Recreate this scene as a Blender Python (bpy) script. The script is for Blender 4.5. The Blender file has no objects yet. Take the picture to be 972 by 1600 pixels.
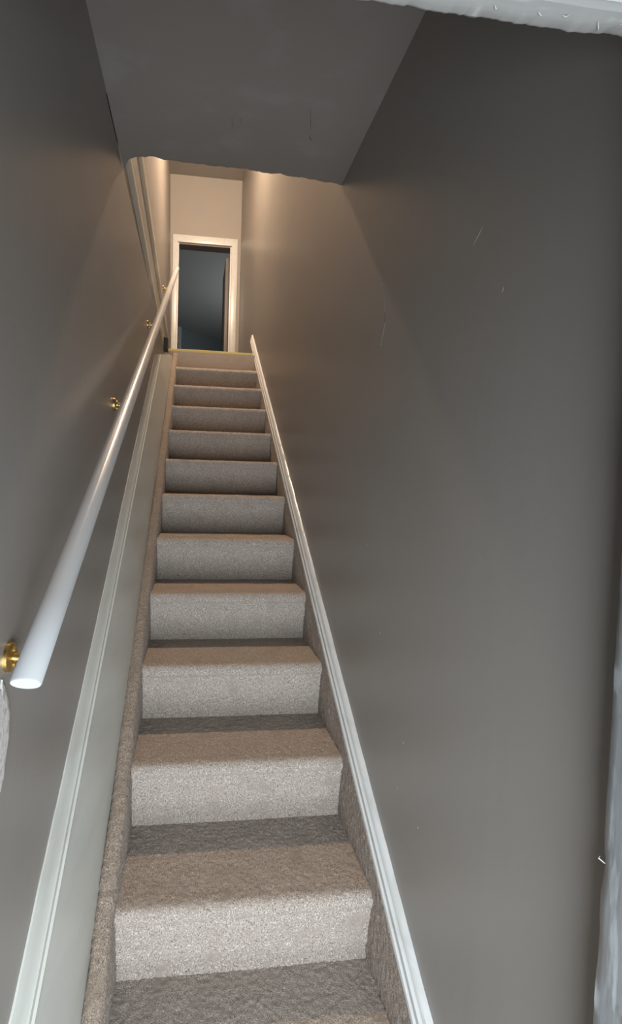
import bpy, math, random
import numpy as np
from mathutils import Matrix, Vector

random.seed(7)
rng = np.random.default_rng(7)
scene = bpy.context.scene
COL = scene.collection

# ------------------------------------------------------------------ camera
# solved from the step edges; photograph taken as 972 x 1600, focal length 700 px
CAM = Vector((0.16751, -1.06889, 1.20346))
YAW, PITCH, ROLL = 0.109572, -0.040039, 0.025799
fwd = Vector((math.sin(YAW) * math.cos(PITCH), math.cos(YAW) * math.cos(PITCH), math.sin(PITCH)))
rgt = Vector((math.cos(YAW), -math.sin(YAW), 0))
upv = rgt.cross(fwd)
r2 = math.cos(ROLL) * rgt + math.sin(ROLL) * upv
u2 = -math.sin(ROLL) * rgt + math.cos(ROLL) * upv
cd = bpy.data.cameras.new('camera')
cam = bpy.data.objects.new('camera', cd)
COL.objects.link(cam)
cd.sensor_fit = 'VERTICAL'
cd.sensor_height = 36
cd.lens = 700 / 1600 * 36
cd.shift_x = (486 - 381.73) / 1600
cd.shift_y = -(800 - 789.63) / 1600
cd.clip_start = 0.01
M3 = Matrix((r2, u2, -fwd)).transposed()
cam.matrix_world = Matrix.Translation(CAM) @ M3.to_4x4()
scene.camera = cam

# ------------------------------------------------------------------ world and exposure
world = bpy.data.worlds.new('overcast_sky')
scene.world = world
world.use_nodes = True
bg = world.node_tree.nodes['Background']
bg.inputs['Color'].default_value = (0.80, 0.90, 1.0, 1)
bg.inputs['Strength'].default_value = 1.0
scene.view_settings.view_transform = 'Standard'
scene.view_settings.look = 'None'
scene.view_settings.gamma = 1
scene.view_settings.use_curve_mapping = False
scene.view_settings.exposure = 0.1
LAMP_POWER = 235.0
LAMP_POS = (0.30, 2.15, 4.45)
# added area lights for daylight, in unseen openings behind the camera and upstairs
LIGHT_HOLE = (-0.08, 0.68, -0.30, 1.10, -1.42)      # x0, x1, z0, z1, y of the lobby opening added for light


def daylight_panel(name, loc, rot, sx, sy, power, color):
    l = bpy.data.lights.new(name, 'AREA')
    l.shape = 'RECTANGLE'
    l.size, l.size_y = sx, sy
    l.energy = power
    l.color = color
    o = bpy.data.objects.new(name, l)
    COL.objects.link(o)
    o.location = loc
    o.rotation_euler = rot
    return o


daylight_panel('added_lobby_daylight', ((LIGHT_HOLE[0] + LIGHT_HOLE[1]) / 2, LIGHT_HOLE[4] - 0.06, (LIGHT_HOLE[2] + LIGHT_HOLE[3]) / 2), (math.radians(90), 0, 0),
             LIGHT_HOLE[1] - LIGHT_HOLE[0], LIGHT_HOLE[3] - LIGHT_HOLE[2], 44.0, (0.82, 0.92, 1.0))
daylight_panel('added_upstairs_daylight', (2.26, 6.9, 2.319 + 1.5), (math.radians(90), 0, math.radians(90)), 1.2, 1.2, 27.0, (1.0, 0.98, 0.92))  # added to brighten the room beyond the doorway, source unseen

# ------------------------------------------------------------------ stair measures (metres)
D, RISE, OV = 0.2504, 0.19325, 0.0328      # going, rise, nosing overhang
W = 0.63                                   # clear width of the carpeted steps
XL, XR = -0.10, 0.66                       # stairwell walls
ZC = 2.285                                 # ceiling over the foot of the stairs
ZF = -2 * RISE                             # entrance floor
ZU = 12 * RISE                             # landing floor
YE = 4.55                                  # end wall of the landing
ZT = 4.95                                  # ceiling of the landing
YD = -0.62                                 # inner face of the doorway wall


def zline(y):                              # line through the step nosings
    return (y + OV) * RISE / D + RISE


# ------------------------------------------------------------------ materials
def mat(name, color, rough=0.5, spec=0.5, bump=None, vary=None, metallic=0.0, emit=None, sheen=0.0, coat=0.0):
    """bump: (scale xyz, detail, strength, distance); vary: (scale xyz, colour2, lo, hi)"""
    m = bpy.data.materials.new(name)
    m.use_nodes = True
    nt = m.node_tree
    b = nt.nodes['Principled BSDF']
    b.inputs['Base Color'].default_value = (*color, 1)
    b.inputs['Roughness'].default_value = rough
    b.inputs['Specular IOR Level'].default_value = spec
    b.inputs['Metallic'].default_value = metallic
    b.inputs['Sheen Weight'].default_value = sheen
    b.inputs['Coat Weight'].default_value = coat
    if emit:
        b.inputs['Emission Color'].default_value = (*emit[0], 1)
        b.inputs['Emission Strength'].default_value = emit[1]
    geo = nt.nodes.new('ShaderNodeNewGeometry')

    def noise(scale, detail):
        mp = nt.nodes.new('ShaderNodeMapping')
        mp.inputs['Scale'].default_value = scale
        nt.links.new(geo.outputs['Position'], mp.inputs['Vector'])
        n = nt.nodes.new('ShaderNodeTexNoise')
        n.inputs['Scale'].default_value = 1
        n.inputs['Detail'].default_value = detail
        nt.links.new(mp.outputs['Vector'], n.inputs['Vector'])
        return n
    last = None
    for v in (vary or []):
        n = noise(v[0], 4)
        rp = nt.nodes.new('ShaderNodeMapRange')
        rp.inputs['From Min'].default_value = v[2]
        rp.inputs['From Max'].default_value = v[3]
        nt.links.new(n.outputs['Fac'], rp.inputs['Value'])
        mx = nt.nodes.new('ShaderNodeMix')
        mx.data_type = 'RGBA'
        if last is None:
            mx.inputs['A'].default_value = (*color, 1)
        else:
            nt.links.new(last, mx.inputs['A'])
        mx.inputs['B'].default_value = (*v[1], 1)
        nt.links.new(rp.outputs['Result'], mx.inputs['Factor'])
        last = mx.outputs['Result']
    if last is not None:
        nt.links.new(last, b.inputs['Base Color'])
    prev = None
    for bp in (bump or []):
        n = noise(bp[0], bp[1])
        bn = nt.nodes.new('ShaderNodeBump')
        bn.inputs['Strength'].default_value = bp[2]
        bn.inputs['Distance'].default_value = bp[3]
        nt.links.new(n.outputs['Fac'], bn.inputs['Height'])
        if prev is not None:
            nt.links.new(prev, bn.inputs['Normal'])
        prev = bn.outputs['Normal']
    if prev is not None:
        nt.links.new(prev, b.inputs['Normal'])
    return m


M = {}
M['wall'] = mat('taupe_satin_paint', (0.235, 0.214, 0.193), 0.36, 0.5,
                bump=[((30, 30, 3.0), 2, 0.14, 0.003), ((160, 160, 160), 3, 0.12, 0.001)],
                vary=[((2, 2, 2), (0.215, 0.20, 0.182), 0.45, 0.75)])
M['wall_matt'] = mat('taupe_matt_paint', (0.27, 0.245, 0.22), 0.6, 0.4,
                     bump=[((14, 14, 14), 3, 0.15, 0.004), ((160, 160, 160), 3, 0.15, 0.001)],
                     vary=[((5, 5, 5), (0.25, 0.24, 0.225), 0.5, 0.7)])
M['ceiling'] = mat('ceiling_taupe_paint', (0.195, 0.172, 0.154), 0.6, 0.4,
                   bump=[((9, 9, 9), 3, 0.2, 0.006), ((150, 150, 150), 3, 0.12, 0.001)],
                   vary=[((8, 12, 8), (0.215, 0.195, 0.18), 0.55, 0.72)])
M['white'] = mat('white_gloss_paint', (0.56, 0.56, 0.545), 0.3, 0.5,
                 bump=[((50, 6, 50), 3, 0.25, 0.002), ((200, 200, 200), 3, 0.1, 0.001)],
                 vary=[((25, 4, 25), (0.48, 0.48, 0.46), 0.55, 0.75)])
M['ivory'] = mat('old_ivory_paint', (0.47, 0.47, 0.43), 0.33, 0.5,
                 bump=[((60, 5, 60), 3, 0.3, 0.002), ((220, 220, 220), 3, 0.12, 0.001)],
                 vary=[((12, 3, 12), (0.42, 0.41, 0.37), 0.5, 0.75)])
M['jamb'] = mat('worn_grey_gloss_paint', (0.205, 0.21, 0.21), 0.28, 0.5,
                bump=[((60, 60, 7), 4, 0.3, 0.003), ((25, 25, 25), 3, 0.2, 0.004)],
                vary=[((70, 70, 9), (0.33, 0.34, 0.345), 0.58, 0.66), ((50, 50, 20), (0.15, 0.145, 0.14), 0.62, 0.7)])
M['jamb_head'] = mat('worn_grey_head_paint', (0.36, 0.35, 0.33), 0.28, 0.5,
                     bump=[((7, 60, 60), 4, 0.3, 0.003), ((25, 25, 25), 3, 0.2, 0.004)],
                     vary=[((14, 40, 40), (0.52, 0.53, 0.52), 0.6, 0.72)])
M['bright_white'] = mat('bright_white_paint', (0.8, 0.8, 0.78), 0.4, 0.5)
M['rail'] = mat('handrail_gloss_paint', (0.52, 0.52, 0.52), 0.24, 0.55, bump=[((40, 4, 8), 2, 0.1, 0.002)])
M['brass'] = mat('aged_brass', (0.62, 0.43, 0.17), 0.35, 0.5, metallic=1.0,
                 vary=[((90, 90, 90), (0.20, 0.12, 0.05), 0.58, 0.68)])
M['strip'] = mat('yellow_brass_strip', (0.40, 0.34, 0.13), 0.4, 0.5, bump=[((10, 80, 80), 2, 0.2, 0.001)])
M['black'] = mat('matt_black', (0.012, 0.011, 0.011), 0.6)
M['plaster'] = mat('bare_plaster', (0.52, 0.49, 0.46), 0.8, 0.2,
                   bump=[((120, 120, 120), 4, 0.6, 0.002)], vary=[((60, 60, 60), (0.40, 0.36, 0.33), 0.5, 0.65)])
M['scuff'] = mat('pale_scuff', (0.30, 0.29, 0.275), 0.7, 0.2)
M['scuff_dark'] = mat('dark_hairline', (0.09, 0.08, 0.07), 0.8, 0.1)
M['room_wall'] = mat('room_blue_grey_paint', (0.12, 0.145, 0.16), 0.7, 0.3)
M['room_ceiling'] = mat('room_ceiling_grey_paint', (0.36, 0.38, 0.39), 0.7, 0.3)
M['leaf'] = mat('brown_grey_door_paint', (0.15, 0.13, 0.12), 0.5, 0.4, bump=[((30, 30, 4), 3, 0.2, 0.001)])
M['floor'] = mat('dark_entrance_vinyl', (0.14, 0.12, 0.11), 0.5, 0.4, vary=[((6, 6, 6), (0.18, 0.16, 0.14), 0.5, 0.7)])
M['hall'] = mat('hall_wall_paint', (0.32, 0.31, 0.30), 0.7, 0.3)
M['panel'] = mat('streaked_panel_paint', (0.25, 0.225, 0.20), 0.5, 0.4, bump=[((30, 26, 0.7), 2, 0.7, 0.006)])
M['bulb'] = mat('lit_bulb_glass', (0.9, 0.8, 0.6), 0.4, 0.5, emit=((1.0, 0.66, 0.36), 12.0))


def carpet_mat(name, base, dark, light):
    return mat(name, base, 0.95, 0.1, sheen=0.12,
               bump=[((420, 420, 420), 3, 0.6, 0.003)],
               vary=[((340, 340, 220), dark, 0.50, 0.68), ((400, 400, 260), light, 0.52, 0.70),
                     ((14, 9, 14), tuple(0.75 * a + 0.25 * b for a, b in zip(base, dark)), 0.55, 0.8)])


M['carpet'] = carpet_mat('beige_pile_carpet', (0.33, 0.275, 0.23), (0.12, 0.096, 0.078), (0.60, 0.55, 0.50))
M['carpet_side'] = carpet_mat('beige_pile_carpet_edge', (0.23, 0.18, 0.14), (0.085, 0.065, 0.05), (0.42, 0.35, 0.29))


# ------------------------------------------------------------------ object helpers
def tag(o, label=None, cat=None, kind=None, group=None):
    if label:
        o['label'] = label
    if cat:
        o['category'] = cat
    if kind:
        o['kind'] = kind
    if group:
        o['group'] = group
    return o


def link(name, me, m=None, parent=None, loc=None):
    o = bpy.data.objects.new(name, me)
    COL.objects.link(o)
    if m is not None and me is not None and not me.materials:
        me.materials.append(m)
    if parent is not None:
        o.parent = parent
        o.matrix_parent_inverse = Matrix.Translation(-Vector(parent.location))
    if loc is not None:
        o.location = loc
    return o


def empty(name, loc):
    o = bpy.data.objects.new(name, None)
    o.empty_display_size = 0.1
    COL.objects.link(o)
    o.location = loc
    return o


class MB:
    """collects vertices and faces for one mesh"""
    def __init__(self):
        self.v, self.f = [], []

    def add(self, vs, fs):
        n = len(self.v)
        self.v += [tuple(p) for p in vs]
        self.f += [tuple(i + n for i in q) for q in fs]
        return self

    def box(self, x0, x1, y0, y1, z0, z1):
        vs = [(x, y, z) for x in (x0, x1) for y in (y0, y1) for z in (z0, z1)]
        return self.add(vs, [(0, 1, 3, 2), (4, 6, 7, 5), (0, 4, 5, 1), (2, 3, 7, 6), (0, 2, 6, 4), (1, 5, 7, 3)])

    def tube(self, pts, rad, n=16, caps=True, squash=1.0):
        pts = [Vector(p) for p in pts]
        rads = rad if isinstance(rad, (list, tuple)) else [rad] * len(pts)
        base = len(self.v)
        for i, p in enumerate(pts):
            t = (pts[min(i + 1, len(pts) - 1)] - pts[max(i - 1, 0)]).normalized()
            a = t.cross(Vector((0, 0, 1)))
            if a.length < 1e-4:
                a = Vector((1, 0, 0))
            a.normalize()
            b = t.cross(a)
            for k in range(n):
                th = 2 * math.pi * k / n
                self.v.append(tuple(p + rads[i] * (math.cos(th) * a + squash * math.sin(th) * b)))
        for i in range(len(pts) - 1):
            for k in range(n):
                k2 = (k + 1) % n
                self.f.append((base + i * n + k, base + i * n + k2, base + (i + 1) * n + k2, base + (i + 1) * n + k))
        if caps:
            self.f.append(tuple(base + k for k in range(n))[::-1])
            self.f.append(tuple(base + (len(pts) - 1) * n + k for k in range(n)))
        return self

    def grid(self, P):
        """P: array (a, b, 3)"""
        a, b = P.shape[:2]
        n = len(self.v)
        self.v += [tuple(p) for p in P.reshape(-1, 3)]
        for i in range(a - 1):
            for j in range(b - 1):
                q = n + i * b + j
                self.f.append((q, q + b, q + b + 1, q + 1))
        return self

    def sweep(self, rings, closed=True, caps=True):
        """rings: list of point lists, one per station"""
        m = len(rings[0])
        n = len(self.v)
        for rg in rings:
            self.v += [tuple(p) for p in rg]
        for i in range(len(rings) - 1):
            for k in range(m if closed else m - 1):
                k2 = (k + 1) % m
                self.f.append((n + i * m + k, n + i * m + k2, n + (i + 1) * m + k2, n + (i + 1) * m + k))
        if closed and caps:
            self.f.append(tuple(n + k for k in range(m))[::-1])
            self.f.append(tuple(n + (len(rings) - 1) * m + k for k in range(m)))
        return self

    def mesh(self, name, smooth=False, bevel=0, seg=2):
        import bmesh
        me = bpy.data.meshes.new(name)
        me.from_pydata(self.v, [], self.f)
        bm = bmesh.new()
        bm.from_mesh(me)
        bmesh.ops.recalc_face_normals(bm, faces=bm.faces)
        if bevel:
            es = [e for e in bm.edges if len(e.link_faces) == 2 and e.calc_face_angle(0) > 0.5]
            bmesh.ops.bevel(bm, geom=es, offset=bevel, segments=seg, affect='EDGES', profile=0.5)
        bm.to_mesh(me)
        bm.free()
        if smooth:
            me.polygons.foreach_set('use_smooth', [True] * len(me.polygons))
            try:
                me.set_sharp_from_angle(angle=math.radians(42))
            except Exception:
                pass
        return me

    def build(self, name, m, parent=None, smooth=False, bevel=0, seg=2):
        return link(name, self.mesh(name, smooth, bevel, seg), m, parent)


def wob(n, amp, step=6):
    """smooth random wander of n samples"""
    k = max(2, n // step + 2)
    c = rng.normal(0, 1, k)
    return amp * np.interp(np.linspace(0, k - 1, n), np.arange(k), c)


def structure(o, label, cat):
    return tag(o, label, cat, 'structure')


# ------------------------------------------------------------------ the shell
structure(MB().box(XR, XR + 0.14, YD - 0.0, YE + 0.12, ZF - 0.1, ZT).build('wall_right', M['wall']),
          'tall taupe satin stairwell wall beside the white ridged moulding', 'wall')
structure(MB().box(XL - 0.14, XL, YD, 2.75, ZF - 0.1, 2.275).box(XL - 0.14, XL, YD, 0.25, 2.275, 2.64).build('wall_left', M['wall']),
          'taupe satin stairwell wall behind the white handrail', 'wall')


def xu(y):                                   # the upper left wall runs slightly out of line
    return XL - 0.014 * max(0.0, y - 0.6)


# upper part of the left wall: leaning panel above the mouldings
ys = np.linspace(0.25, YE, 24)
zs = np.linspace(2.76, ZT, 12)
P = np.zeros((24, 12, 3))
for i, y in enumerate(ys):
    for j, z in enumerate(zs):
        lean = 0.045 * (z - 2.76) / (ZT - 2.76) * max(0, (y - 0.6) / 4)
        P[i, j] = (xu(y) - 0.012 - lean, y, z)
front = P
back = P.copy()
back[:, :, 0] = -0.42
mb = MB()
for j in range(11):
    pass
rings = []
for i in range(24):
    rings.append([tuple(front[i, j]) for j in range(12)] + [tuple(back[i, j]) for j in (11, 0)])
mb.sweep(rings)
structure(mb.build('wall_upper_left', M['panel'], smooth=True),
          'pale streaked wall panel above the horizontal mouldings left of the landing doorway', 'wall')

for nm, z0, z1, prot, m, lab in (
        ('trim_1', 2.275, 2.37, -0.010, M['wall_matt'], 'dull grey recessed strip along the top of the left wall'),
        ('trim_2', 2.37, 2.445, 0.006, M['ivory'], 'lowest rounded ivory board above the grey strip on the left wall'),
        ('trim_3', 2.445, 2.665, -0.014, M['wall_matt'], 'flat grey board between the rounded ivory board and narrow ivory moulding'),
        ('trim_4', 2.665, 2.76, 0.001, M['ivory'], 'narrow ivory moulding at the foot of the upper wall panel')):
    rings = []
    yy = np.linspace(0.25, YE, 30)
    for y in yy:
        x = xu(y) + prot
        if prot > 0:
            t = z1 - z0
            ring = [(-0.40, y, z0), (x - 0.012, y, z0), (x - 0.003, y, z0 + 0.2 * t), (x, y, z0 + 0.45 * t),
                    (x - 0.002, y, z0 + 0.75 * t), (x - 0.014, y, z1 - 0.002), (-0.40, y, z1)]
        else:
            ring = [(-0.40, y, z0), (x, y, z0), (x, y, z1), (-0.40, y, z1)]
        rings.append(ring)
    structure(MB().sweep(rings).build(nm, m, smooth=prot > 0), lab, 'trim')

# ceiling over the foot of the stairs, with a ragged plaster edge
ex = [(-0.10, 0.56), (-0.095, 0.555), (-0.081, 0.516), (-0.058, 0.501), (0.006, 0.489), (0.069, 0.498), (0.133, 0.50),
      (0.219, 0.503), (0.307, 0.506), (0.419, 0.511), (0.511, 0.517), (0.582, 0.523), (0.66, 0.529)]
xs = np.linspace(XL, XR, 110)
edge = np.interp(xs, [e[0] for e in ex], [e[1] for e in ex]) + wob(110, 0.003, 3) + rng.normal(0, 0.0012, 110)
edge[xs < 0.0] -= 0
rings = []
for x, e in zip(xs, edge):
    lip = 0.006
    rings.append([(x, YD, ZC), (x, 0.0, ZC), (x, 0.3, ZC + 0.001), (x, e - 0.02, ZC), (x, e - 0.004, ZC + 0.003),
                  (x, e, ZC + 0.012), (x, e - 0.03, ZC + 0.06), (x, e - 0.10, ZC + 0.315), (x, YD, ZC + 0.315)])
structure(MB().sweep(rings).build('ceiling', M['ceiling'], smooth=True),
          'low taupe ceiling with a ragged plaster edge over the foot of the stairs', 'ceiling')
ceiling_obj = bpy.data.objects['ceiling']

structure(MB().box(-0.42, XR + 0.14, -2.0, YE + 0.12, ZT, ZT + 0.1).build('ceiling_upper', M['wall_matt']),
          'high pale ceiling above the landing', 'ceiling')
structure(MB().box(-0.42, XR + 0.14, -1.9, 0.44, 2.6, 2.64).build('floor_upper', M['carpet']),
          'upper floor over the low ceiling', 'floor')
structure(MB().box(-0.42, XL, -1.9, 0.25, 2.64, ZT).build('wall_upper_hall_left', M['wall_matt']),
          'left wall of the upper hall over the low ceiling', 'wall')
structure(MB().box(XR, XR + 0.14, -1.9, YD, 2.5, ZT).build('wall_upper_hall_right', M['wall_matt']),
          'right wall of the upper hall over the low ceiling', 'wall')
structure(MB().box(-0.42, XR + 0.14, -2.0, -1.9, 2.6, ZT).build('wall_upper_front', M['wall_matt']),
          'upper stairwell wall facing the landing doorway', 'wall')
structure(MB().box(-0.42, XR, 2.70, YE + 0.12, ZU - 0.15, ZU - 0.012).build('floor_landing', M['carpet']),
          'carpeted landing floor behind the yellow strip', 'floor')

# end wall with doorway
DX0, DX1, DZ = -0.112, 0.552, 4.155
mb = MB()
mb.box(-0.42, DX0, YE, YE + 0.12, ZU - 0.1, ZT)
mb.box(DX1, XR, YE, YE + 0.12, ZU - 0.1, ZT)
mb.box(DX0, DX1, YE, YE + 0.12, DZ, ZT)
structure(mb.build('wall_end', M['wall_matt']), 'pale wall around the white framed doorway at the top', 'wall')

# doorway at the top: lining, casing, open leaf
d1 = structure(empty('door_1', ((DX0 + DX1) / 2, YE, ZU)), 'white framed doorway at the top of the stairs with an open leaf', 'door')


def casing(x0, x1, z0, z1):
    return MB().box(x0, x1, YE - 0.018, YE, z0, z1)


casing(DX0 - 0.055, DX0 + 0.004, ZU, DZ + 0.004).build('casing', M['white'], d1, True, 0.006)
casing(DX1 - 0.004, DX1 + 0.07, ZU, DZ + 0.004).build('casing', M['white'], d1, True, 0.006)
casing(DX0 - 0.055, DX1 + 0.07, DZ - 0.004, DZ + 0.085).build('head_casing', M['white'], d1, True, 0.006)
MB().box(DX0 - 0.002, DX0 + 0.02, YE, YE + 0.13, ZU, DZ).build('lining', M['white'], d1)
MB().box(DX1 - 0.02, DX1 + 0.002, YE, YE + 0.13, ZU, DZ).build('lining', M['white'], d1)
MB().box(DX0 + 0.02, DX1 - 0.02, YE, YE + 0.13, DZ - 0.02, DZ).build('head_lining', M['leaf'], d1)
MB().box(0.487, 0.527, YE + 0.14, YE + 0.14 + 0.60, ZU + 0.01, DZ - 0.07).build('door_leaf', M['leaf'], d1, True, 0.003)
MB().tube([(DX0 + 0.024, YE + 0.01, 2.955), (DX0 + 0.024, YE + 0.01, 2.89)], 0.007, 10).build('hinge', M['black'], d1)

# the room beyond the doorway
RY0, RY1 = YE + 0.12, 10.9
mb = MB()
mb.box(-2.2, 2.2, RY0 - 0.0, RY1, 4.72, 4.82)
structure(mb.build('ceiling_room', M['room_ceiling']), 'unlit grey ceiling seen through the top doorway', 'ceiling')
# back wall runs at an angle
a0, a1 = Vector((-2.1, 7.6, 0)), Vector((2.2, 11.2, 0))
mb = MB()
for lo, hi in ((ZU - 0.1, 4.72),):
    mb.add([(a0.x, a0.y, lo), (a1.x, a1.y, lo), (a1.x, a1.y + 0.12, lo), (a0.x, a0.y + 0.12, lo),
            (a0.x, a0.y, hi), (a1.x, a1.y, hi), (a1.x, a1.y + 0.12, hi), (a0.x, a0.y + 0.12, hi)],
           [(0, 1, 2, 3), (4, 7, 6, 5), (0, 4, 5, 1), (1, 5, 6, 2), (2, 6, 7, 3), (3, 7, 4, 0)])
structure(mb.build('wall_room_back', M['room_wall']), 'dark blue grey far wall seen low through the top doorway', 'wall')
structure(MB().box(-2.2, 2.2, RY0, 11.3, ZU - 0.15, ZU - 0.01).build('floor_room', M['floor']),
          'floor of the dark room behind the top doorway', 'floor')
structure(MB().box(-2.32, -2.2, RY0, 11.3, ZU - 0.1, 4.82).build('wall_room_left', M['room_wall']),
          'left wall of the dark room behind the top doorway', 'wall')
mb = MB()
mb.box(2.2, 2.32, RY0, 6.3, ZU - 0.1, 4.82)
mb.box(2.2, 2.32, 7.5, 11.3, ZU - 0.1, 4.82)
mb.box(2.2, 2.32, 6.3, 7.5, ZU - 0.1, ZU + 0.9)
mb.box(2.2, 2.32, 6.3, 7.5, ZU + 2.1, 4.82)
structure(mb.build('wall_room_right', M['room_wall']), 'right wall with an opening added for light in the dark room behind the top doorway', 'wall')
mb = MB()
mb.box(-2.32, -0.42, RY0 - 0.12, RY0, ZU - 0.1, 4.82)
mb.box(XR + 0.14, 2.32, RY0 - 0.12, RY0, ZU - 0.1, 4.82)
structure(mb.build('wall_room_front', M['room_wall']), 'front wall of the dark room behind the top doorway', 'wall')

structure(MB().box(-0.7, -0.197, 8.55, 8.67, ZU - 0.05, 4.53).build('wall_room_end', M['room_ceiling']),
          'paler narrow wall end low in the top doorway', 'wall')

# entrance lobby behind the camera and the doorway the picture is taken through
structure(MB().box(-1.3, 1.5, LIGHT_HOLE[4] - 0.15, 0.3, ZF - 0.1, ZF).build('floor', M['floor']), 'dark floor at the foot of the stairs', 'floor')
JX0, JX1, HZ = XL - 0.05, 0.62, 1.668         # opening
YJ = -0.64
mb = MB()
mb.box(-1.3, JX0 - 0.05, YD - 0.12, YD, ZF, 2.5)
mb.box(JX1 + 0.05, 1.5, YD - 0.12, YD, ZF, 2.5)
mb.box(JX0 - 0.05, JX1 + 0.05, YD - 0.12, YD, HZ + 0.05, 2.5)
structure(mb.build('wall_front', M['hall']), 'wall around the entrance doorway at the foot of the stairs', 'wall')
structure(MB().box(-1.4, -1.3, LIGHT_HOLE[4] - 0.15, YD, ZF, 2.5).build('wall_lobby_left', M['hall']), 'left wall of the lobby behind the camera', 'wall')
structure(MB().box(1.5, 1.6, LIGHT_HOLE[4] - 0.15, YD, ZF, 2.5).build('wall_lobby_right', M['hall']), 'right wall of the lobby behind the camera', 'wall')
structure(MB().box(-1.4, 1.6, LIGHT_HOLE[4] - 0.15, YD, 2.5, 2.6).build('ceiling_lobby', M['hall']), 'ceiling of the lobby behind the camera', 'ceiling')
mb = MB()
mb.box(-1.3, LIGHT_HOLE[0], LIGHT_HOLE[4] - 0.15, LIGHT_HOLE[4], ZF, 2.5).box(LIGHT_HOLE[1], 1.5, LIGHT_HOLE[4] - 0.15, LIGHT_HOLE[4], ZF, 2.5)
mb.box(LIGHT_HOLE[0], LIGHT_HOLE[1], LIGHT_HOLE[4] - 0.15, LIGHT_HOLE[4], ZF, LIGHT_HOLE[2]).box(LIGHT_HOLE[0], LIGHT_HOLE[1], LIGHT_HOLE[4] - 0.15, LIGHT_HOLE[4], LIGHT_HOLE[3], 2.5)
structure(mb.build('wall_lobby_back', M['hall']), 'lobby wall with the opening added for daylight behind the camera', 'wall')


d2 = structure(empty('door_2', (0.26, YJ, ZF)), 'worn grey painted door frame at the foot of the stairs', 'door')


def post(x0, x1, z0, z1, side):
    """jamb with a ragged paint edge on the inner arris; side = +1 right, -1 left"""
    n = 160
    zz = np.linspace(z0, z1, n)
    w1 = wob(n, 0.0007, 3) + rng.normal(0, 0.0004, n)
    w2 = wob(n, 0.0008, 9)
    rings = []
    xi = x0 if side > 0 else x1
    xo = x1 if side > 0 else x0
    for z, a, b in zip(zz, w1, w2):
        nick = 0.0025 * math.exp(-((z - 0.80) / 0.014) ** 2) if side > 0 else 0
        xa = xi + side * 0.001 + a + side * nick
        rings.append([(xo, YJ - 0.06, z), (xi + side * 0.002 + b * .4, YJ - 0.06, z), (xi + b * .5, YJ - 0.03, z),
                      (xi + b * .3, YJ - 0.008, z), (xa, YJ, z), (xa + side * 0.004, YJ + 0.004, z), (xo, YJ + 0.005, z)])
    return MB().sweep(rings)


post(JX1, JX1 + 0.055, ZF, HZ + 0.05, 1).build('jamb', M['jamb'], d2, True)
post(JX0 - 0.055, JX0, ZF, HZ + 0.05, -1).build('jamb', M['jamb'], d2, True)
n = 200
xx = np.linspace(JX0, JX1, n)
w1 = wob(n, 0.0012, 4) + rng.normal(0, 0.0005, n)
w2 = wob(n, 0.0006, 8)
rings = []
for x, a, b in zip(xx, w1, w2):
    zz = HZ + a
    rings.append([(x, YJ + 0.005, HZ + 0.05), (x, YJ + 0.005, zz + 0.004), (x, YJ, zz), (x, YJ - 0.012, HZ + b),
                  (x, YJ - 0.021, HZ + b * 0.5), (x, YJ - 0.024, HZ + 0.004), (x, YJ - 0.024, HZ + 0.05)])
MB().sweep(rings).build('head', M['jamb_head'], d2, True)
MB().box(JX0 - 0.1, JX1 + 0.1, YJ - 0.065, YJ - 0.0245, HZ + 0.003, HZ + 0.12).build('head_board', M['bright_white'], d2, True, 0.003)
# flakes of loose paint on the frame
for (x, z, l, a) in ((0.548, HZ + 0.0, 0.012, 0.8), (0.572, HZ, 0.010, -0.7), (0.485, HZ, 0.006, 0.3), (0.44, HZ, 0.005, 0.5), (0.51, HZ, 0.006, -.4)):
    p = Vector((x, YJ - 0.012, z - 0.001))
    MB().tube([p, p + Vector((l * math.cos(a) * .6, l * math.sin(a) * .5, -0.002)), p + Vector((l * math.cos(a), l * math.sin(a), -0.001))],
              [0.0003, 0.0006, 0.0002], 6).build('paint_flake', M['white'], d2)
for (z, y, l) in ((0.805, YJ - .004, 0.009), (0.62, YJ - 0.02, .006), (0.48, YJ - 0.015, .005)):
    p = Vector((JX1 - 0.001, y, z))
    MB().tube([p, p + Vector((-0.004, 0.004, 0.003)), p + Vector((-0.002, l * .5, l * 0.5))],
              [0.0003, 0.0007, 0.0002], 6).build('paint_flake', M['white'], d2)

# ------------------------------------------------------------------ staircase
stairs = empty('staircase', (W / 2, -0.25, ZF))
tag(stairs, 'narrow staircase in speckled beige pile carpet between two taupe walls', 'staircase')


def carpet_noise(P, amp):
    """P (a,b,3) -> displaced along its normals by pile relief"""
    du = np.gradient(P, axis=0)
    dv = np.gradient(P, axis=1)
    nrm = np.cross(dv, du)
    nrm /= np.linalg.norm(nrm, axis=2, keepdims=True) + 1e-9
    a, b = P.shape[:2]
    w = rng.normal(0, 1, (a, b))
    s = w.copy()
    s[1:-1, 1:-1] = (w[1:-1, 1:-1] * 2 + w[:-2, 1:-1] + w[2:, 1:-1] + w[1:-1, :-2] + w[1:-1, 2:]) / 4
    c = rng.normal(0, 1, (a // 14 + 3, b // 14 + 3))
    yi = np.linspace(0, c.shape[0] - 1.001, a)
    xi = np.linspace(0, c.shape[1] - 1.001, b)
    y0 = yi.astype(int); x0 = xi.astype(int)
    fy = (yi - y0)[:, None]; fx = (xi - x0)[None, :]
    big = (c[y0][:, x0] * (1 - fy) * (1 - fx) + c[y0 + 1][:, x0] * fy * (1 - fx) +
           c[y0][:, x0 + 1] * (1 - fy) * fx + c[y0 + 1][:, x0 + 1] * fy * fx)
    return P + nrm * (amp * s + 0.0005 * big)[:, :, None]


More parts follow.
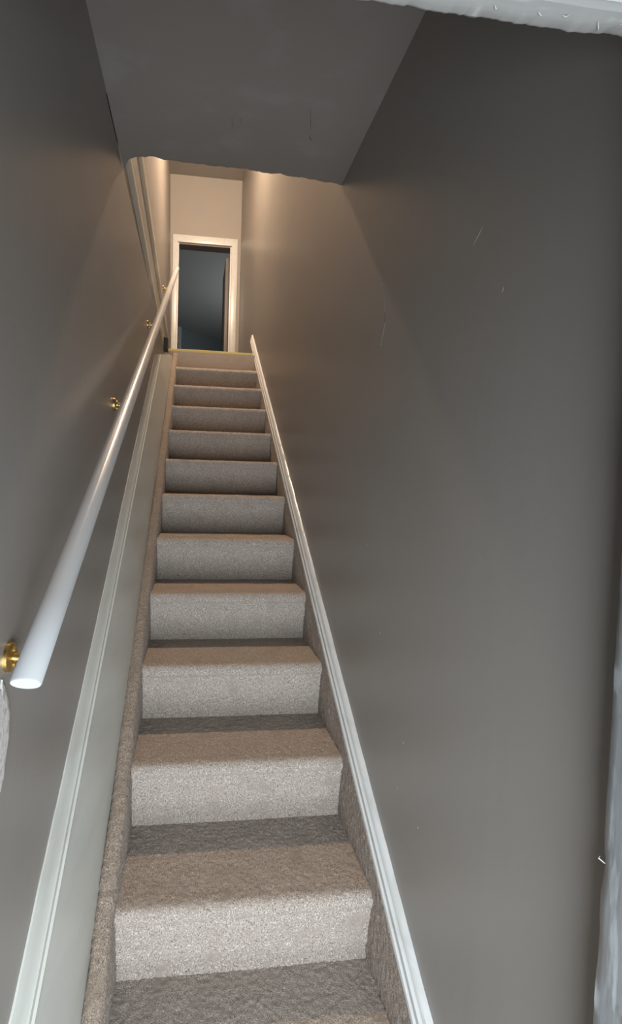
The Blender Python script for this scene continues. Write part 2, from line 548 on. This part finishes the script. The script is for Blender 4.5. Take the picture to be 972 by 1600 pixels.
def resample(pts, step):
    pts = np.array(pts, float)
    seg = np.linalg.norm(np.diff(pts, axis=0), axis=1)
    t = np.concatenate([[0], np.cumsum(seg)])
    n = max(3, int(t[-1] / step))
    u = np.linspace(0, t[-1], n)
    return np.stack([np.interp(u, t, pts[:, 0]), np.interp(u, t, pts[:, 1])], 1)


# tread profile (y, z) relative to its riser line and top height
NR = 0.023
prof = [(D + 0.006, 0.0)]
prof += [(-OV + NR, 0.0)]
for k in range(1, 9):
    a = math.radians(90 + 18 * k)
    prof.append((-OV + NR + NR * math.cos(a), -NR + NR * math.sin(a)))
pr = resample(prof, 0.0034)


def cross_mesh(name, pr, x0, x1, step, amp):
    nx = int((x1 - x0) / step)
    xs = np.linspace(x0, x1, nx)
    P = np.zeros((len(pr), nx, 3))
    P[:, :, 0] = xs[None, :]
    P[:, :, 1] = pr[:, 0][:, None]
    P[:, :, 2] = pr[:, 1][:, None]
    P = carpet_noise(P, amp)
    me = bpy.data.meshes.new(name)
    a, b = P.shape[:2]
    idx = np.arange(a * b).reshape(a, b)
    f = np.stack([idx[:-1, :-1], idx[:-1, 1:], idx[1:, 1:], idx[1:, :-1]], -1).reshape(-1, 4)
    me.from_pydata(P.reshape(-1, 3).tolist(), [], f.tolist())
    me.polygons.foreach_set('use_smooth', [True] * len(me.polygons))
    return me


tread_me = cross_mesh('tread', pr, -0.001, W + 0.001, 0.0034, 0.0009)
riser_pr = resample([(-OV + 0.010, RISE - 2 * NR + 0.014), (-OV + 0.012, RISE - 0.066), (-OV * 0.32, RISE * 0.4), (-0.003, 0.012), (-0.008, -0.004)], 0.0034)
riser_me = cross_mesh('riser', riser_pr, -0.001, W + 0.001, 0.0034, 0.0009)
tread_me.materials.append(M['carpet'])
riser_me.materials.append(M['carpet'])
for k in range(-2, 12):
    t = bpy.data.objects.new('tread', tread_me)
    COL.objects.link(t)
    t.parent = stairs
    t.location = Vector((0, k * D, (k + 1) * RISE)) - Vector(stairs.location)
    rz = bpy.data.objects.new('riser', riser_me)
    COL.objects.link(rz)
    rz.parent = stairs
    rz.location = Vector((0, k * D, k * RISE)) - Vector(stairs.location)


def slope_carpet(name, sec, y0, y1, off, mtl, amp=0.0012, step=0.0042, lumps=0.003):
    """carpet wrapped over a sloping section: sec = [(x, h)], h above the nosing line"""
    s = resample(sec, step)
    ny = int((y1 - y0) * 1.26 / step)
    yy = np.linspace(y0, y1, ny)
    lum = wob(ny, lumps, 26)
    lum2 = wob(ny, lumps, 18)
    P = np.zeros((ny, len(s), 3))
    for i, y in enumerate(yy):
        P[i, :, 0] = s[:, 0] + lum[i] * 0.6
        P[i, :, 1] = y
        P[i, :, 2] = zline(y) + s[:, 1] + off(y) + lum2[i] * 0.6
    P = carpet_noise(P, amp)
    a, b = P.shape[:2]
    idx = np.arange(a * b).reshape(a, b)
    f = np.stack([idx[:-1, :-1], idx[:-1, 1:], idx[1:, 1:], idx[1:, :-1]], -1).reshape(-1, 4)
    me = bpy.data.meshes.new(name)
    me.from_pydata(P.reshape(-1, 3).tolist(), [], f.tolist())
    me.polygons.foreach_set('use_smooth', [True] * len(me.polygons))
    o = link(name, me, mtl, stairs)
    return o


def lerp(y, y0, v0, y1, v1):
    return v0 + (v1 - v0) * (y - y0) / (y1 - y0)


loff = lambda y: lerp(y, -0.2, 0.034, 2.7, -0.015)
sec = [(-0.045, -0.03), (-0.040, -0.002), (-0.032, 0.006), (-0.016, 0.008), (-0.005, 0.003), (0.0, -0.008), (0.001, -0.05), (0.001, -0.26)]
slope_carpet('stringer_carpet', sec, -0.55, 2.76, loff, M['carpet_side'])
roff = lambda y: lerp(y, -0.25, 0.070, 3.0, -0.045)
sec = [(W, -0.30), (W + 0.001, -0.1), (W + 0.003, 0.0), (W + 0.02, 0.004)]
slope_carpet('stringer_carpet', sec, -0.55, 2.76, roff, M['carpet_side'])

# ------------------------------------------------------------------ skirtings
def slope_trim(name, sec, y0, y1, off, mtl, parent=None, n=260, chip=0.0, chipped=(), cut=None):
    rings = []
    yy = np.linspace(y0, y1, n)
    w = {k: wob(n, chip, 3) + rng.normal(0, chip * .4, n) for k in chipped}
    lw = wob(n, 0.0012, 30)
    for i, y in enumerate(yy):
        ring = []
        for k, (x, h) in enumerate(sec):
            yc = min(y, cut(h)) if cut else y
            ring.append((x + lw[i] * .6, yc + (y - yc) * 0.002, zline(yc) + off(yc) + h + (w[k][i] if k in w else 0)))
        rings.append(ring)
    return MB().sweep(rings).build(name, mtl, parent, True)


bb = structure(empty('baseboard_left', (-0.06, -0.4, ZF)), 'wide old ivory painted skirting board under the handrail', 'baseboard')
boff = lambda y: lerp(y, -0.4, 0.0, 2.7, -0.045)
bcut = lambda h: min(2.74, 2.45 - 2.17 * (h - 0.14))   # its top end is cut back under the landing
slope_trim('board', [(-0.12, -0.35), (-0.034, -0.35), (-0.036, -0.02), (-0.050, 0.14), (-0.063, 0.26), (-0.076, 0.372), (-0.12, 0.38)], -0.60, 2.74, boff, M['ivory'], bb, cut=bcut)
slope_trim('moulding', [(-0.12, 0.365), (-0.0740, 0.366), (-0.0745, 0.374), (-0.0790, 0.378), (-0.0795, 0.396), (-0.0845, 0.402), (-0.0890, 0.428),
                        (-0.0975, 0.449), (-0.12, 0.452)], -0.60, 2.74, boff, M['ivory'], bb, chip=0.0015, chipped=(7,), cut=bcut)
br = structure(empty('baseboard_right', (0.645, -0.4, ZF)), 'narrow white ridged moulding above the carpet on the right wall', 'baseboard')
sec = [(0.69, -0.01), (0.634, -0.004), (0.6325, 0.003), (0.634, 0.013), (0.6385, 0.0165), (0.640, 0.020), (0.6375, 0.025), (0.639, 0.036),
       (0.6445, 0.040), (0.6465, 0.044), (0.6445, 0.049), (0.647, 0.060), (0.653, 0.066), (0.661, 0.068), (0.69, 0.068)]
slope_trim('moulding', sec, -0.60, 3.06, roff, M['white'], br, chip=0.0012, chipped=(1, 12, 13))

# yellow strip across the top nosing, with a small black block near its end
strip = MB()
rings = []
for x in np.linspace(-0.092, 0.622, 40):
    y, z = 11 * D - OV, ZU
    dz = 0.0016 * math.sin(x * 9)
    rings.append([(x, y + 0.05, z - 0.004), (x, y + 0.05, z + 0.010), (x, y + 0.006, z + 0.016 + dz), (x, y - 0.006, z + 0.012 + dz),
                  (x, y - 0.009, z - 0.002), (x, y - 0.008, z - 0.022 + dz), (x, y - 0.001, z - 0.027 + dz), (x, y + 0.002, z - 0.004)])
tag(strip.sweep(rings).build('edge_strip', M['strip'], stairs, True), 'yellow brass strip along the edge of the landing')
tag(MB().box(-0.1, -0.066, 2.48, 2.54, 2.245, 2.345).build('black_block', M['black'], None, False, 0.003),
    'small black block at the end of the yellow strip', 'block')

# ------------------------------------------------------------------ handrail with brass brackets
rail = empty('handrail', (-0.045, -0.49, 0.95))
tag(rail, 'white painted round wooden handrail on brass brackets along the left wall', 'handrail')
RB, RT = Vector((-0.034, -0.505, 0.956)), Vector((-0.020, 2.74, 2.99))
RR = 0.0185
pts = [RB.lerp(RT, t) for t in np.linspace(0, 1, 30)]
dirn = (RT - RB).normalized()
pts = [RB + dirn * 0.0, RB + dirn * 0.002] + pts[1:-1] + [RT - dirn * 0.003, RT]
rb = MB().tube(pts, [RR * 0.93, RR] + [RR] * (len(pts) - 4) + [RR, RR * 0.86], 28)
cutn = Vector((0, -0.66, -0.75)).normalized()          # the foot of the rail is sawn at a slant
for i in range(56):
    p = Vector(rb.v[i])
    c = pts[0] if i < 28 else pts[1]
    rb.v[i] = tuple(p - dirn * (cutn.dot(p - c) / cutn.dot(dirn)))
rb.build('rail', M['rail'], rail, True)


def bracket(y, s=1.0):
    t = (y - RB.y) / (RT.y - RB.y)
    c = RB.lerp(RT, t)
    under = c + Vector((0, 0, -RR * 1.18))
    wallp = Vector((XL + 0.003, y + 0.01, c.z - 0.075))
    b = MB()
    n = 20
    ring = []
    b.tube([wallp + Vector((-0.003, 0, 0)), wallp + Vector((0.003, 0, 0)), wallp + Vector((0.006, 0, 0))], [0.021, 0.021, 0.013], n)
    o = b.build('bracket', M['brass'], rail, True)
    b = MB()
    pp = [wallp, wallp + Vector((0.02, 0, -0.002)), wallp + Vector((0.045, -0.003, 0.012)), under + Vector((0, 0, -0.012)), under]
    b.tube(pp, [0.007, 0.006, 0.006, 0.006, 0.006], 12)
    b.build('arm', M['brass'], o, True) if False else b.build('bracket_arm', M['brass'], rail, True)
    b = MB()
    b.tube([under - dirn * 0.022, under + dirn * 0.022], 0.007, 10, squash=0.35)
    b.build('saddle', M['brass'], rail, True)
    for dz in (-0.012, 0.012):
        MB().tube([wallp + Vector((0.004, 0, dz)), wallp + Vector((0.008, 0, dz))], 0.0035, 8).build('screw', M['brass'], rail, True)


for y in (-0.40, 0.42, 1.35, 2.30):
    bracket(y)

# torn plaster below the lowest bracket
n = 26
out = []
for k in range(n):
    a = 2 * math.pi * k / n
    ry = 0.022 * (1 + 0.25 * math.sin(3 * a + 1) + 0.12 * random.uniform(-1, 1))
    rz = 0.075 * (1 + 0.15 * math.sin(2 * a) + 0.08 * random.uniform(-1, 1))
    out.append((-0.415 + ry * math.cos(a), 0.842 + rz * math.sin(a)))
mb = MB()
mb.sweep([[(XL - 0.002, p[0], p[1]) for p in out], [(XL + 0.0025, p[0], p[1]) for p in out],
          [(XL + 0.0035, -0.415 + (p[0] + 0.415) * .8, 0.842 + (p[1] - 0.842) * .85) for p in out]])
wl = bpy.data.objects['wall_left']
mb.build('bare_plaster_patch', M['plaster'], wl)

# scuffs and filler spots on the right wall and hairlines on the ceiling
wr = bpy.data.objects['wall_right']


def scuff(pts, rad=0.0009, m='scuff', parent=wr):
    pts = [Vector(p) for p in pts]
    k = len(pts)
    MB().tube(pts, [rad * 0.2] + [rad * 0.55] * (k - 2) + [rad * 0.2], 6).build('scuff', M[m], parent, True)


X = XR - 0.0002
scuff([(X, 0.121, 1.758), (X, 0.105, 1.72), (X, 0.097, 1.68), (X, 0.096, 1.65), (X, 0.105, 1.625), (X, 0.118, 1.607)], 0.0010)
scuff([(X, -0.312, 1.674), (X, -0.30, 1.664), (X, -0.285, 1.654)], 0.0009)
for y, z in ((-0.374, 1.537), (0.237, 1.728), (0.71, 1.691), (0.383, 1.375), (0.12, 1.765), (0.112, 1.60), (0.05, 0.83), (0.16, 1.05), (-.1, .62), (-.18, .48), (-.08, .5), (0.3, 1.2)):
    scuff([(X, y, z + 0.004), (X, y + 0.001, z), (X, y + 0.003, z - 0.004)], 0.0011)
Zc = ZC - 0.0001
scuff([(0.470, 0.226, Zc), (0.482, 0.27, Zc), (0.490, 0.30, Zc)], 0.0012, 'scuff_dark', ceiling_obj)
scuff([(0.492, 0.318, Zc), (0.496, 0.33, Zc), (0.504, 0.34, Zc)], 0.002, 'scuff_dark', ceiling_obj)
scuff([(0.251, 0.285, Zc), (0.252, 0.30, Zc), (0.258, 0.325, Zc)], 0.0010, 'scuff_dark', ceiling_obj)
scuff([(0.275, 0.285, Zc), (0.278, 0.295, Zc), (0.284, 0.31, Zc)], 0.0008, 'scuff_dark', ceiling_obj)

# ------------------------------------------------------------------ pendant lamp over the stairs (hidden from here by the low ceiling)
lamp = empty('pendant_lamp', LAMP_POS)
tag(lamp, 'bare bulb hanging from the high ceiling over the stairs', 'lamp')
lx, ly, lz = LAMP_POS
MB().tube([(lx, ly, ZT), (lx, ly, ZT - 0.012), (lx, ly, ZT - 0.03)], [0.05, 0.05, 0.03], 20).build('ceiling_rose', M['bright_white'], lamp, True)
MB().tube([(lx, ly, ZT - 0.03), (lx, ly, lz + 0.16)], 0.003, 8).build('cord', M['bright_white'], lamp)
MB().tube([(lx, ly, lz + 0.16), (lx, ly, lz + 0.10)], 0.018, 14).build('holder', M['bright_white'], lamp)
bz = [(0.10, 0.013), (0.085, 0.016), (0.06, 0.028), (0.04, 0.030), (0.02, 0.024), (0.008, 0.008)]
MB().tube([(lx, ly, lz + 0.0 + a) for a, _ in bz], [b for _, b in bz], 16).build('bulb', M['bulb'], lamp, True)
ld = bpy.data.lights.new('bulb_light', 'POINT')
ld.energy = LAMP_POWER
ld.color = (1.0, 0.76, 0.55)
ld.shadow_soft_size = 0.05
lo = bpy.data.objects.new('bulb_light', ld)
COL.objects.link(lo)
lo.parent = lamp
lo.location = (0, 0, -0.06)
